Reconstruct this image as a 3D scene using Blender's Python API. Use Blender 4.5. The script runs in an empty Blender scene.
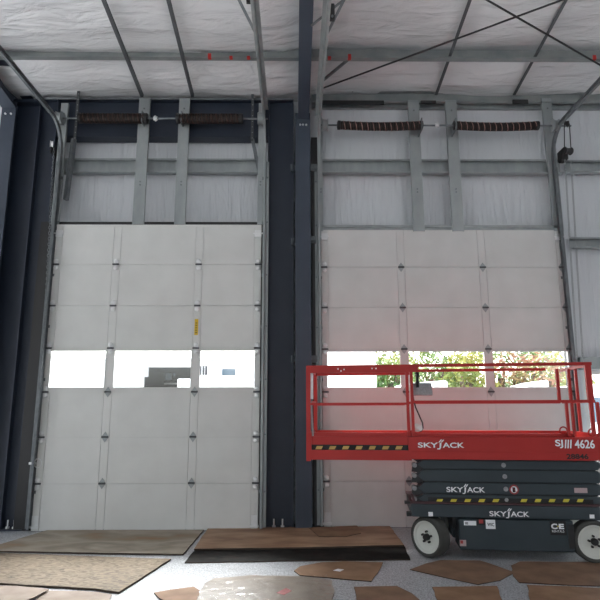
import bpy, bmesh, math, random
from mathutils import Vector, Matrix
random.seed(7)
C = bpy.context.scene.collection
sc = bpy.context.scene
R = math.radians
PI = math.pi

# ------------------------------------------------------------------ camera
F, PITCH, YAW, ROLL, CZ = 560.0, 0.1938, 0.0103, -0.0021, 1.578
cp, sp, cy, sy = math.cos(PITCH), math.sin(PITCH), math.cos(YAW), math.sin(YAW)
FW = Vector((sy*cp, cy*cp, sp)); RT0 = Vector((cy, -sy, 0)); UP0 = RT0.cross(FW)
RT = RT0*math.cos(ROLL) + UP0*math.sin(ROLL); UP = -RT0*math.sin(ROLL) + UP0*math.cos(ROLL)
EYE = Vector((0, 0, CZ))
cam_d = bpy.data.cameras.new('camera'); cam = bpy.data.objects.new('camera', cam_d); C.objects.link(cam)
cam_d.sensor_width = 36; cam_d.lens = F/600*36; cam_d.clip_end = 300
M = Matrix((RT, UP, -FW)).transposed().to_4x4(); M.translation = EYE
cam.matrix_world = M; sc.camera = cam

def ray(px, py): return FW + RT*((px-300)/F) + UP*((300-py)/F)
def P(px, py, Y):                      # point of the vertical plane at depth Y
    d = ray(px, py); return EYE + d*((Y-EYE.y)/d.y)
def G(px, py, z=0.0):                  # point of the horizontal plane at height z
    d = ray(px, py); return EYE + d*((z-EYE.z)/d.z)
SL = 0.1317                            # roof slope
ZW = 6.56
def zc(Y): return ZW + (8.2-Y)*SL
def CE(px, py, off=0.0):               # point of the roof plane, lowered by off
    d = ray(px, py); t = (ZW-off+8.2*SL-EYE.z)/(d.z+SL*d.y); return EYE + d*t

# ------------------------------------------------------------------ materials
def mat(name, col, rough=.6, metal=0.0, spec=.5, noise=None, bump=None, emis=None, coat=0):
    """noise=(scale, col2, lo, hi[, stretch]); bump=(scale, strength, dist[, stretch])"""
    m = bpy.data.materials.new(name); m.use_nodes = True; nt = m.node_tree; n = nt.nodes; L = nt.links
    b = n['Principled BSDF']; b.inputs['Base Color'].default_value = (*col, 1)
    b.inputs['Roughness'].default_value = rough; b.inputs['Metallic'].default_value = metal
    b.inputs['Specular IOR Level'].default_value = spec; b.inputs['Coat Weight'].default_value = coat
    tc = n.new('ShaderNodeTexCoord')
    def co(st):
        if not st: return tc.outputs['Object']
        mp = n.new('ShaderNodeMapping'); mp.inputs['Scale'].default_value = st; L.new(tc.outputs['Object'], mp.inputs['Vector']); return mp.outputs['Vector']
    if noise:
        t = n.new('ShaderNodeTexNoise'); t.inputs['Scale'].default_value = noise[0]; t.inputs['Detail'].default_value = 6
        L.new(co(noise[4] if len(noise) > 4 else None), t.inputs['Vector'])
        r = n.new('ShaderNodeValToRGB'); r.color_ramp.elements[0].position = noise[2]; r.color_ramp.elements[1].position = noise[3]
        r.color_ramp.elements[0].color = (*col, 1); r.color_ramp.elements[1].color = (*noise[1], 1)
        L.new(t.outputs['Fac'], r.inputs['Fac']); L.new(r.outputs['Color'], b.inputs['Base Color'])
    if bump:
        t = n.new('ShaderNodeTexNoise'); t.inputs['Scale'].default_value = bump[0]; t.inputs['Detail'].default_value = 5
        t.inputs['Distortion'].default_value = .6
        L.new(co(bump[3] if len(bump) > 3 else None), t.inputs['Vector'])
        bp = n.new('ShaderNodeBump'); bp.inputs['Strength'].default_value = bump[1]; bp.inputs['Distance'].default_value = bump[2]
        L.new(t.outputs['Fac'], bp.inputs['Height']); L.new(bp.outputs['Normal'], b.inputs['Normal'])
    return m
def ramp_mat(name, tex, scale, stops, rough=.8, stretch=None, bump=0.0):
    m = bpy.data.materials.new(name); m.use_nodes = True; nt = m.node_tree; n = nt.nodes; L = nt.links
    b = n['Principled BSDF']; b.inputs['Roughness'].default_value = rough
    tc = n.new('ShaderNodeTexCoord'); v = tc.outputs['Object']
    if stretch:
        mp = n.new('ShaderNodeMapping'); mp.inputs['Scale'].default_value = stretch; L.new(v, mp.inputs['Vector']); v = mp.outputs['Vector']
    if tex == 'noise':
        t = n.new('ShaderNodeTexNoise'); t.inputs['Detail'].default_value = 8; out = t.outputs['Fac']
    else:
        t = n.new('ShaderNodeTexVoronoi'); s = n.new('ShaderNodeSeparateColor'); L.new(t.outputs['Color'], s.inputs[0]); out = s.outputs[0]
    t.inputs['Scale'].default_value = scale; L.new(v, t.inputs['Vector'])
    r = n.new('ShaderNodeValToRGB'); e = r.color_ramp.elements
    while len(e) < len(stops): e.new(.5)
    for el, (p, c) in zip(e, stops): el.position = p; el.color = (*c, 1)
    L.new(out, r.inputs['Fac']); L.new(r.outputs['Color'], b.inputs['Base Color'])
    if bump:
        bp = n.new('ShaderNodeBump'); bp.inputs['Strength'].default_value = bump; bp.inputs['Distance'].default_value = .004
        L.new(out, bp.inputs['Height']); L.new(bp.outputs['Normal'], b.inputs['Normal'])
    return m

m_vinyl = mat('insulation_vinyl', (.60, .61, .63), .38, 0, .5, bump=(2.2, .35, .03, (1, 1, 1)))
m_vinylc = mat('ceiling_vinyl', (.64, .645, .65), .26, 0, .65, bump=(2.2, .8, .07, (.8, 2.6, 1)))
m_vinylw = mat('wall_vinyl', (.58, .60, .625), .34, 0, .6, bump=(3.2, .8, .05, (2.6, 1, .3)))
m_floor = mat('polished_concrete', (.19, .20, .215), .36, 0, .45, noise=(75, (.56, .575, .60), .36, .60), bump=(90, .08, .002))
m_navy = mat('navy_primer', (.014, .021, .037), .5, 0, .45, noise=(3, (.019, .027, .045), .3, .7))
m_navy2 = mat('column_primer', (.040, .052, .074), .55, 0, .4, noise=(3, (.049, .062, .086), .3, .7))
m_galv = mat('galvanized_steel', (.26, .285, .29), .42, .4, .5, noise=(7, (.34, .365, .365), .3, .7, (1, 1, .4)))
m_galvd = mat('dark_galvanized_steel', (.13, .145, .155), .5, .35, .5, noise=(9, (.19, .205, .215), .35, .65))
m_purlin = mat('grey_purlin_paint', (.20, .22, .225), .5, .2, .5, noise=(4, (.27, .285, .28), .35, .65))
m_strap = mat('strap_steel', (.075, .08, .085), .5, .2)
m_door = mat('door_enamel', (.60, .605, .585), .5, 0, .4, noise=(2.5, (.66, .665, .645), .3, .7))
m_door2 = mat('door_enamel_second', (.565, .57, .555), .5, 0, .4, noise=(2.5, (.62, .625, .61), .3, .7))
m_seal = mat('grey_rubber_seal', (.05, .055, .06), .8, 0, .2)
m_hinge = mat('hinge_zinc', (.72, .73, .73), .35, .3)
m_black = mat('black_steel', (.012, .012, .013), .5)
m_rust = mat('spring_rust', (.016, .012, .011), .5, .4, .5, noise=(40, (.05, .022, .015), .5, .75))
m_stripe = mat('spring_paint_red', (.32, .19, .165), .6)
m_stripe2 = mat('spring_rust_glint', (.055, .022, .012), .6)  # orange glints of the rusty left springs, painted as stripes
m_red = mat('lift_red', (.37, .016, .013), .45, 0, .4, noise=(2, (.41, .022, .018), .3, .7))
m_redclip = mat('clip_red', (.5, .02, .015), .5)
m_deck = mat('deck_bounce_red', (.78, .06, .055), .7)  # brighter than the lift red, added to bounce pink light onto the door
m_slate = mat('lift_slate', (.022, .034, .042), .5, 0, .5, noise=(4, (.028, .042, .05), .3, .7))
m_maroon = mat('maroon_strip', (.06, .02, .025), .6)
m_tire = mat('tire_rubber', (.055, .055, .050), .85, bump=(60, .3, .003))
m_rim = mat('rim_cream', (.60, .61, .56), .5)
m_white = mat('decal_white', (.86, .87, .88), .6)
m_yellow = mat('decal_yellow', (.62, .52, .05), .6)
m_tan = mat('decal_tan', (.55, .34, .10), .6)
m_bk = mat('decal_black', (.008, .008, .008), .6)
m_pink = mat('decal_pink', (.45, .33, .33), .6)
m_dred = mat('decal_red', (.35, .04, .04), .6)
m_grey = mat('box_grey', (.27, .275, .28), .6, noise=(40, (.33, .33, .335), .4, .6))
m_rag = mat('white_cloth', (.8, .8, .78), .9)
m_sticker = mat('sticker_yellow', (.62, .42, .02), .5)
m_ply_grey = ramp_mat('ply_grey', 'noise', .75, [(.36, (.26, .15, .075)), (.44, (.25, .205, .155)), (.52, (.36, .31, .245)), (.60, (.22, .185, .145)), (.70, (.40, .345, .275))], .75, (1, 1.8, 1), .1)
m_ply_brown = mat('ply_brown', (.23, .125, .07), .65, noise=(1.6, (.43, .275, .17), .38, .64, (1, 2.5, 1)), bump=(30, .1, .003))
m_osb = ramp_mat('osb_chips', 'voronoi', 26, [(0, (.08, .056, .035)), (.25, (.175, .130, .082)), (.7, (.24, .183, .12)), (1, (.115, .083, .054))], .8, (1, 2.2, 1), .15)
m_card = mat('cardboard', (.21, .115, .06), .8, noise=(4, (.32, .19, .11), .35, .68), bump=(12, .15, .006))
m_card_d = mat('cardboard_dark', (.17, .095, .055), .8, noise=(4, (.26, .155, .095), .35, .68), bump=(12, .15, .006))
m_card_p = mat('cardboard_pale', (.27, .20, .155), .75, noise=(5, (.36, .285, .225), .35, .68), bump=(12, .2, .008))
m_mat = mat('black_rubber', (.010, .009, .008), .85, 0, .15, noise=(6, (.028, .024, .021), .45, .75), bump=(40, .2, .004))
m_edge = mat('dark_ply_edge', (.05, .033, .022), .85)
m_film = mat('clear_film_sheet', (.27, .225, .18), .3, 0, .5, noise=(5, (.38, .325, .275), .3, .7), bump=(3.5, .45, .02))
m_asph = mat('concrete_yard', (.55, .55, .54), .9, noise=(1, (.62, .62, .61), .3, .7))
m_bld = mat('white_cladding', (.78, .79, .80), .7)
m_bldg = mat('grey_trim', (.32, .33, .34), .7)
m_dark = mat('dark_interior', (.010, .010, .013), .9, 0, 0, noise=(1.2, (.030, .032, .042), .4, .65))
m_blue = mat('pale_blue_panel', (.08, .115, .15), .6, 0, .1)
m_trunk = mat('bark', (.10, .07, .05), .9)
def leafmat(name, stops): return ramp_mat(name, 'noise', 1.1, stops, .7)
m_leaf1 = leafmat('leaves_green', [(.30, (.04, .10, .025)), (.45, (.10, .19, .06)), (.58, (.19, .25, .08)), (.72, (.27, .27, .11))])
m_leaf2 = leafmat('leaves_autumn', [(.30, (.09, .11, .04)), (.45, (.24, .19, .08)), (.58, (.30, .14, .09)), (.72, (.20, .11, .09))])
m_leaf3 = leafmat('leaves_yellow', [(.30, (.08, .15, .04)), (.45, (.20, .25, .07)), (.60, (.36, .34, .09)), (.75, (.42, .33, .12))])
for _m in (m_leaf1, m_leaf2, m_leaf3): _m.node_tree.nodes['Principled BSDF'].inputs['Specular IOR Level'].default_value = .1
def glass():
    m = bpy.data.materials.new('clear_glazing'); m.use_nodes = True; n = m.node_tree.nodes; L = m.node_tree.links
    n.remove(n['Principled BSDF']); o = n['Material Output']
    t = n.new('ShaderNodeBsdfTransparent'); t.inputs[0].default_value = (.95, .96, .955, 1)
    g = n.new('ShaderNodeBsdfGlossy'); g.inputs['Roughness'].default_value = .05
    x = n.new('ShaderNodeMixShader'); x.inputs[0].default_value = .06
    L.new(t.outputs[0], x.inputs[1]); L.new(g.outputs[0], x.inputs[2]); L.new(x.outputs[0], o.inputs['Surface']); return m
m_glass = glass()

# ------------------------------------------------------------------ mesh building
class MB:
    def __init__(s): s.b = bmesh.new(); s.mi = 0
    def _tag(s, n0):
        s.b.faces.ensure_lookup_table()
        for f in s.b.faces[n0:]: f.material_index = s.mi
    def use(s, i): s.mi = i; return s
    def box(s, x0, x1, y0, y1, z0, z1, mtx=None):
        n0 = len(s.b.faces)
        v = [s.b.verts.new((x, y, z)) for x in (x0, x1) for y in (y0, y1) for z in (z0, z1)]
        for q in ((0, 1, 3, 2), (4, 6, 7, 5), (0, 4, 5, 1), (2, 3, 7, 6), (0, 2, 6, 4), (1, 5, 7, 3)): s.b.faces.new([v[i] for i in q])
        if mtx is not None: bmesh.ops.transform(s.b, matrix=mtx, verts=v)
        s._tag(n0); return s
    def bar(s, a, b, w, h, up=(0, 0, 1)):      # rectangular bar from a to b
        a = Vector(a); b = Vector(b); d = (b-a); l = d.length; d.normalize(); u = Vector(up)
        x = d.cross(u)
        if x.length < 1e-4: x = d.cross(Vector((0, 1, 0)))
        x.normalize(); u = x.cross(d)
        m = Matrix((x, d, u)).transposed().to_4x4(); m.translation = a
        return s.box(-w/2, w/2, 0, l, -h/2, h/2, m)
    def prism(s, pts, vec):                    # extrude a planar polygon along vec
        n0 = len(s.b.faces); vec = Vector(vec)
        a = [s.b.verts.new(p) for p in pts]; b = [s.b.verts.new(Vector(p)+vec) for p in pts]; n = len(a)
        s.b.faces.new(a); s.b.faces.new(b[::-1])
        for i in range(n): s.b.faces.new((a[i], b[i], b[(i+1) % n], a[(i+1) % n]))
        s._tag(n0); return s
    def tube(s, pts, r, n=8, closed=False):
        n0 = len(s.b.faces); pts = [Vector(p) for p in pts]; rings = []; k = len(pts); prev = None
        for i, p in enumerate(pts):
            if closed: d = pts[(i+1) % k]-pts[i-1]
            else: d = pts[min(i+1, k-1)]-pts[max(i-1, 0)]
            d.normalize()
            if prev is None: x = d.orthogonal().normalized()
            else:
                x = prev - d*prev.dot(d); x.normalize()
            prev = x; y = d.cross(x)
            rings.append([s.b.verts.new(p+x*r*math.cos(2*PI*j/n)+y*r*math.sin(2*PI*j/n)) for j in range(n)])
        for i in range(k if closed else k-1):
            A, B = rings[i], rings[(i+1) % k]
            for j in range(n): s.b.faces.new((A[j], A[(j+1) % n], B[(j+1) % n], B[j]))
        if not closed: s.b.faces.new(rings[0][::-1]); s.b.faces.new(rings[-1])
        s._tag(n0); return s
    def lathe(s, prof, c, axis, n=32):         # prof: (radius, along axis); closed profile ends on the axis
        n0 = len(s.b.faces); ax = Vector(axis).normalized(); x = ax.orthogonal().normalized(); y = ax.cross(x); c = Vector(c); rings = []
        for r, h in prof:
            if r < 1e-6: rings.append([s.b.verts.new(c+ax*h)])
            else: rings.append([s.b.verts.new(c+ax*h+(x*math.cos(2*PI*j/n)+y*math.sin(2*PI*j/n))*r) for j in range(n)])
        for A, B in zip(rings, rings[1:]):
            for j in range(n):
                q = [A[j % len(A)], A[(j+1) % len(A)], B[(j+1) % len(B)], B[j % len(B)]]
                u = []
                for w in q:
                    if w not in u: u.append(w)
                if len(u) > 2: s.b.faces.new(u)
        s._tag(n0); return s
    def cyl(s, a, b, r, n=16):
        a = Vector(a); b = Vector(b); l = (b-a).length
        return s.lathe([(0, 0), (r, 0), (r, l), (0, l)], a, b-a, n)
    def build(s, name, mats, parent=None, bevel=0, smooth=False):
        bmesh.ops.recalc_face_normals(s.b, faces=s.b.faces)
        if bevel: bmesh.ops.bevel(s.b, geom=[e for e in s.b.edges if len(e.link_faces) == 2 and e.calc_face_angle(0) > .6], offset=bevel, segments=1, affect='EDGES', clamp_overlap=True)
        vs = [v.co for v in s.b.verts]
        if parent is None:
            o0 = Vector(((min(v.x for v in vs)+max(v.x for v in vs))/2, (min(v.y for v in vs)+max(v.y for v in vs))/2, min(v.z for v in vs)))
        else: o0 = worldloc(parent)
        bmesh.ops.translate(s.b, vec=-o0, verts=s.b.verts)
        me = bpy.data.meshes.new(name); s.b.to_mesh(me); s.b.free()
        for m in (mats if isinstance(mats, (list, tuple)) else [mats]): me.materials.append(m)
        if smooth: me.shade_smooth()
        o = bpy.data.objects.new(name, me); C.objects.link(o)
        if parent is None: o.location = o0
        else: o.parent = parent
        return o
def worldloc(o):
    v = Vector(o.location)
    while o.parent: o = o.parent; v += o.location
    return v
def tag(o, label=None, cat=None, group=None, kind=None):
    if label: o['label'] = label
    if cat: o['category'] = cat
    if group: o['group'] = group
    if kind: o['kind'] = kind
    return o
def thing(name, loc, label, cat, group=None):
    o = bpy.data.objects.new(name, None); C.objects.link(o); o.location = loc; o.empty_display_size = .1
    return tag(o, label, cat, group)
def struct(o): o['kind'] = 'structure'; return o
def copy_tree(o, parent=None):
    c = o.copy(); C.objects.link(c)
    if parent is not None: c.parent = parent
    for ch in list(o.children): copy_tree(ch, c)
    return c
def text(s, name, x0, x1, z0, z1, y, m, parent, shear=0.0, bold=0.0):   # lettering on a face that looks towards -Y
    cu = bpy.data.curves.new('lettering', 'FONT'); cu.body = s; cu.size = 1; cu.extrude = .0; cu.offset = bold; cu.shear = shear
    t = bpy.data.objects.new('lettering', cu); C.objects.link(t); bpy.context.view_layer.update()
    me = bpy.data.meshes.new_from_object(t.evaluated_get(bpy.context.evaluated_depsgraph_get()))
    bpy.data.objects.remove(t); bpy.data.curves.remove(cu)
    xs = [v.co.x for v in me.vertices]; ys = [v.co.y for v in me.vertices]; w = worldloc(parent)
    for v in me.vertices:
        v.co = Vector((x0+(v.co.x-min(xs))/(max(xs)-min(xs))*(x1-x0), y, z0+(v.co.y-min(ys))/(max(ys)-min(ys))*(z1-z0)))-w
    me.materials.clear(); me.materials.append(m)
    o = bpy.data.objects.new(name, me); C.objects.link(o); o.parent = parent; return o
def logo(px0, px1, pyt, pyb, Y, parent, P=P):       # the white wordmark with its tall leaning J
    a = P(px0, pyb, Y); b = P(px1, pyt, Y); x0, x1, z0, z1 = a.x, b.x, a.z, b.z; w = x1-x0; h = z1-z0; y = Y-.004
    text('SKY', 'lettering', x0, x0+w*.44, z0, z1, y, m_white, parent, bold=.02)
    text('ACK', 'lettering', x0+w*.535, x1, z0, z1, y, m_white, parent, bold=.02)
    q = lambda u, v: (x0+w*u, y, z0+h*v)
    mb = MB(); mb.prism([q(.475, .95), q(.515, .95), q(.50, .0), q(.475, -.32), q(.415, -.32), q(.415, -.12), q(.455, -.1), q(.465, .0)], (0, -.001, 0)).build('lettering', m_white, parent)
    MB().prism([q(.445, 1.02), q(.475, 1.02), q(.53, 1.55), q(.505, 1.6)], (0, -.001, 0)).build('lettering', m_white, parent)
    MB().prism([q(.495, 1.02), q(.525, 1.02), q(.575, 1.5), q(.55, 1.55)], (0, -.001, 0)).build('lettering', m_white, parent)

YD = 7.92; DOFF = .15   # inner face of the overhead doors
YW = 8.25            # inner face of the wall
LX0, LX1 = -3.500, -.485
RX0, RX1 = .400, 4.032
SEC = .6096; TOP = SEC*7
# ------------------------------------------------------------------ shell
struct(MB().box(-13, 11, -13, YW+.12, -.15, 0).build('floor', m_floor))
GX0 = P(584.5, 400, YW).x; GX1 = 7.4; GZ0, GZ1 = .12, P(590, 371, YW).z
mb = MB()
for a in ((-13, -9.2, 0, 7), (-9.2, -5.4, 2.9, 7), (-5.4, LX0-.24, 0, 7), (LX0-.24, LX1, TOP, 7), (LX1, RX0, 0, 7), (RX0, RX1, TOP, 7), (RX1, GX0, 0, 7), (GX0, GX1, GZ1, 7), (GX0, GX1, 0, GZ0), (GX1, 11, 0, 7)):
    mb.box(a[0], a[1], YW, YW+.09, a[2], a[3])
struct(mb.build('wall_front', m_vinylw))
# ceiling: insulation quilts sagging between the purlins
def ceiling_grid():
    mb = MB(); xs = [-13+i*.12 for i in range(201)]; PY = [8.3, CE(300, 48, .02).y+.02, 5.4, 3.9, 2.4, .9, -.6, -2.1, -3.6]
    ys = []
    for a, b in zip(PY, PY[1:]):
        ys += [a+(b-a)*i/12 for i in range(12)]
    ys.append(PY[-1]); from mathutils import noise as N
    rows = []
    for y in ys:
        for a, b in zip(PY, PY[1:]):
            if b-1e-6 <= y <= a+1e-6: u = (a-y)/(a-b); break
        row = []
        for x in xs:
            s = .13*math.sin(PI*u)**.7 if 0 < u < 1 else 0
            s *= .75+.5*N.noise(Vector((x*.5, y*.6, 1)))
            k = 1.6*math.exp(-abs(x-.27)*1.2)+.5
            s += .026*k*N.noise(Vector((x*4.2, y*1.3, 3)))*(.25+(2*u-1)**2) + .030*N.noise(Vector((x*.9+y*.5, y*3.4, 7)))
            s += .09/(1+math.exp((x-.1)*6))*max(0, min(1, (y-5.4)/1.2))
            row.append(mb.b.verts.new((x, y, zc(y)-s)))
        rows.append(row)
    for A, B in zip(rows, rows[1:]):
        for i in range(len(xs)-1): mb.b.faces.new((A[i], A[i+1], B[i+1], B[i]))
    return mb
struct(ceiling_grid().build('ceiling', m_vinylc, smooth=True))
struct(MB().prism([(-13, 8.34, zc(8.34)+.06), (-13, -3.6, zc(-3.6)+.06), (-13, -13, zc(-3.6)-1.2), (-13, -13, zc(-3.6)-1.1), (-13, -3.6, zc(-3.6)+.16), (-13, 8.34, zc(8.34)+.16)], (24, 0, 0)).build('roof_deck', m_bldg))
# side and rear walls, with unseen openings added to let daylight into the hall
mb = MB()
for y0, y1, z0, z1 in ((-13, -8, 0, 8.2), (-8, 6.4, 4.4, 8.2), (-1.5, -.5, 0, 4.4), (6.4, YW+.09, 0, 7)): mb.box(-13.1, -13, y0, y1, z0, z1)
struct(mb.build('wall_left', m_vinylw))
mb = MB()
for y0, y1, z0, z1 in ((-13, -9, 0, 8.2), (-9, 2, 4.2, 8.2), (-4, -3, 0, 4.2), (2, YW+.09, 0, 8.2)): mb.box(11, 11.1, y0, y1, z0, z1)
struct(mb.build('wall_right', m_vinylw))
mb = MB()
for x0, x1, z0, z1 in ((-13, -10, 0, 8.2), (-10, 2, 4.4, 8.2), (-4.5, -3.5, 0, 4.4), (2, 11, 0, 8.2)): mb.box(x0, x1, -13.1, -13, z0, z1)
struct(mb.build('wall_rear', m_vinylw))

# ------------------------------------------------------------------ overhead doors
def hinge_mesh(diamond):
    mb = MB()
    if diamond:
        mb.prism([(-.04, 0, -.018), (0, 0, -.072), (.04, 0, -.018), (.04, 0, .018), (0, 0, .072), (-.04, 0, .018)], (0, -.008, 0))
    else:
        for s in (-1, 1): mb.lathe([(0, 0), (.034, 0), (.034, .012), (.018, .022), (0, .022)], (0, 0, s*.05), (0, -1, 0), 14)
        mb.box(-.026, .026, -.008, 0, -.05, .05)
    mb.use(1).cyl((-.045, -.014, 0), (.045, -.014, 0), .013, 10)
    bmesh.ops.recalc_face_normals(mb.b, faces=mb.b.faces)
    me = bpy.data.meshes.new('hinge'); mb.b.to_mesh(me); mb.b.free(); me.materials.append(m_hinge if not diamond else m_galv); me.materials.append(m_strap); return me
H_DIA, H_END = hinge_mesh(True), hinge_mesh(False)
def add_hinge(root, x, z, dia, YD):
    o = bpy.data.objects.new('hinge', H_DIA if dia else H_END); C.objects.link(o); o.parent = root; o.location = Vector((x, YD-.004, z))-worldloc(root)
def overhead_door(name, x0, x1, cols, m, label, dia_rule, YD=YD):
    root = thing(name, ((x0+x1)/2, YD+.03, 0), label, None); struct(root)
    g = .005
    edges = [x0+.10] + [c for c in cols[1:3]] + [x1-.10]
    for i in range(7):
        z1 = TOP-SEC*i; z0 = z1-SEC; zz0, zz1 = z0+.006, z1-.006
        if i == 3:
            mb = MB()
            mb.box(x0, x1, YD, YD+.05, zz1-.022, zz1); mb.box(x0, x1, YD, YD+.05, zz0, zz0+.045).box(x0, x1, YD+.012, YD+.05, zz0-.012, zz0)
            st = [(x0, x0+.065)] + [(c-.052, c+.052) for c in cols[1:3]] + [(x1-.065, x1)]
            for a, b in st: mb.box(a, b, YD, YD+.05, zz0+.045, zz1-.022)
            sec = mb.build('window_section', m, root)
            for (a, b), (c, d) in zip(st, st[1:]):
                MB().box(b-.004, c+.004, YD+.02, YD+.026, zz0+.041, zz1-.018).build('window_pane', m_glass, sec)
                f = .012; q = MB()
                q.box(b, c, YD-.004, YD+.012, zz0+.045, zz0+.045+f).box(b, c, YD-.004, YD+.012, zz1-.022-f, zz1-.022)
                q.box(b, b+f, YD-.004, YD+.012, zz0+.045+f, zz1-.022-f).box(c-f, c, YD-.004, YD+.012, zz0+.045+f, zz1-.022-f)
                q.build('pane_frame', m, sec)
            continue
        mb = MB(); mb.box(x0, x1, YD+.012, YD+.05, zz0-(.012 if i < 6 else 0), zz1)
        cuts = [x0]
        for e in (x0+.10, cols[1], cols[2], x1-.10):
            if e in (x0+.10, x1-.10): cuts.append(e)
            else: cuts += [e-.055, e+.055]
        cuts.append(x1)
        for a, b in zip(cuts, cuts[1:]): mb.box(a+g/2, b-g/2, YD, YD+.012, zz0, zz1)
        mb.build('door_section', m, root)
    for i in range(1, 7):
        z = TOP-SEC*i
        for k, c in enumerate(cols): add_hinge(root, c, z, dia_rule(i, k), YD)
        if k == 0: MB().box(x0+.004, x1-.004, YD+.003, YD+.012, z-.007, z+.007).build('joint_shade_line', m_seal, root)  # dark strip standing in for shade and dirt in the joints
    for k, x in ((0, x0+.05), (1, x1-.05)):          # top roller brackets and bottom corner brackets
        MB().box(x-.05, x+.05, YD-.02, YD, TOP-.19, TOP-.09).box(x-.07, x+.07, YD-.028, YD-.02, TOP-.15, TOP-.13).build('roller_bracket', m_hinge, root)
        MB().box(x-.045, x+.045, YD-.012, YD, .03, .20).box(x-.06, x+.06, YD-.04, YD-.012, .05, .075).build('corner_bracket', m_hinge, root)
    MB().box(x0, x1, YD+.005, YD+.045, 0, .03).build('bottom_seal', m_seal, root)
    MB().box(x0, x1, YD-.006, YD, TOP-.03, TOP-.002).build('top_strut', m_door if m is m_door else m_galv, root)
    return root
lc = [-3.460, -2.593, -1.391, -.527]; rc = [.444, 1.587, 2.805, 3.986]
d1 = overhead_door('door_1', LX0, LX1, lc, m_door, 'white sectional overhead door with clear sky filled windows, the narrower of the two', lambda i, k: k in (1, 2) and i >= 4)
d2 = overhead_door('door_2', RX0, RX1, rc, m_door2, 'white sectional overhead door behind the red scissor lift', lambda i, k: k in (1, 2) or (k == 3), YD+DOFF)
for nm, x0, x1, yd in (('trim_3', LX0, LX1, YD), ('trim_4', RX0, RX1, YD+DOFF)):      # jamb liners added to block daylight leaking round each door
    e = .26 if nm == 'trim_3' else .05
    struct(MB().box(x0-e, x0-e+.05, yd+.052, YW+.05, 0, TOP+.06).box(x0-e+.05, x0+.02, yd+.052, yd+.06, 0, TOP+.06).box(x1-.02, x1+.05, yd+.052, YW+.05, 0, TOP+.06).box(x0+.02, x1-.02, yd+.052, YW+.05, TOP-.01, TOP+.06).build(nm, m_black))
# latch ring low on the left edge of the first door
p = P(38, 463, YD-.03)
MB().tube([p+Vector((.05*math.cos(a), 0, .06*math.sin(a))) for a in [2*PI*i/16 for i in range(16)]], .009, 6, True).box(p.x-.12, p.x-.03, YD-.04, YD-.004, p.z-.02, p.z+.01).build('latch', m_hinge, d1)
a, b = P(194.3, 335, YD), P(198.4, 319, YD)
st = MB().box(a.x, b.x, YD-.003, YD-.0005, a.z, b.z).build('warning_sticker', [m_sticker]); tag(st, 'narrow yellow warning sticker upright on the white overhead door', 'sticker')
for i in range(5):
    z = a.z+(b.z-a.z)*(.12+.15*i); MB().box(a.x+.012, b.x-.012, YD-.004, YD-.003, z, z+.012).build('printed_line', m_bk, st)

# ------------------------------------------------------------------ steel frame
FY = 7.93
def ibeam_col(x0, x1, y0, y1, z0, z1, m, name, parent=None, t=.018):     # flanges face the viewer, web runs back
    mb = MB(); xm = (x0+x1)/2
    mb.box(x0, x1, y0, y0+t, z0, z1).box(x0, x1, y1-t, y1, z0, z1).box(xm-.006, xm+.006, y0+t, y1-t, z0, z1)
    return mb.build(name, m, parent)
def main_frame(px0, px1, py, label, bolts, xr=None, rp=None):
    if xr: x0, x1 = xr
    else: x0, x1 = P(px0, py, FY).x, P(px1, py, FY).x
    zb = P((px0+px1)/2, py, FY).z
    root = thing('steel_column', ((x0+x1)/2, FY+.15, 0), label, 'column', 'main frame columns')
    ibeam_col(x0, x1, FY, YW-.01, .02, zb+.1, m_navy2, 'column_shaft', root)
    MB().box(x0-.03, x1+.03, FY-.04, YW-.005, 0, .02).build('base_plate', m_navy2, root)
    # rafter rising towards the viewer from the knee
    mb = MB(); y0 = -2.0; dz = (FY-y0)*SL
    if rp: x0, x1 = P(rp[0], py, FY).x, P(rp[1], py, FY).x
    mb.prism([(x0, FY, zb), (x0, FY, zb+.03), (x0, y0, zb+.03+dz), (x0, y0, zb+dz)], (x1-x0, 0, 0))
    xm = (x0+x1)/2
    mb.prism([(xm-.007, FY+.25, zb), (xm-.007, FY+.25, zc(8.1)-.02), (xm-.007, y0, zc(y0)-.02), (xm-.007, y0, zb+dz)], (.014, 0, 0))
    mb.build('rafter', m_navy2, root)
    if not xr: MB().prism([(x1-.02, FY+.2, zc(8.1)-.17), (x1+.16, FY+.2, zc(8.1)-.17), (x1+.16, y0, zc(y0)-.17), (x1-.02, y0, zc(y0)-.17)], (0, 0, .014)).build('dark_fill_plate', m_navy2, root)  # plate added to darken the shaded wedge above the left rafter
    for bx in bolts: MB().lathe([(0, -.012), (.016, -.012), (.016, .004), (0, .004)], (x0+(x1-x0)*bx, FY-.004, zb-.10), (0, 1, 0), 8).build('bolt', m_hinge, root)
    return root
main_frame(297, 309, 119, 'dark grey steel frame column between the two overhead doors', (.2, .45, .75), (P(295.5, 528, FY).x, P(312.5, 528, FY).x), (298, 309))
main_frame(2, 16, 108, 'dark grey steel frame column at the edge beside the left chain track', (.3, .7))
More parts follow.
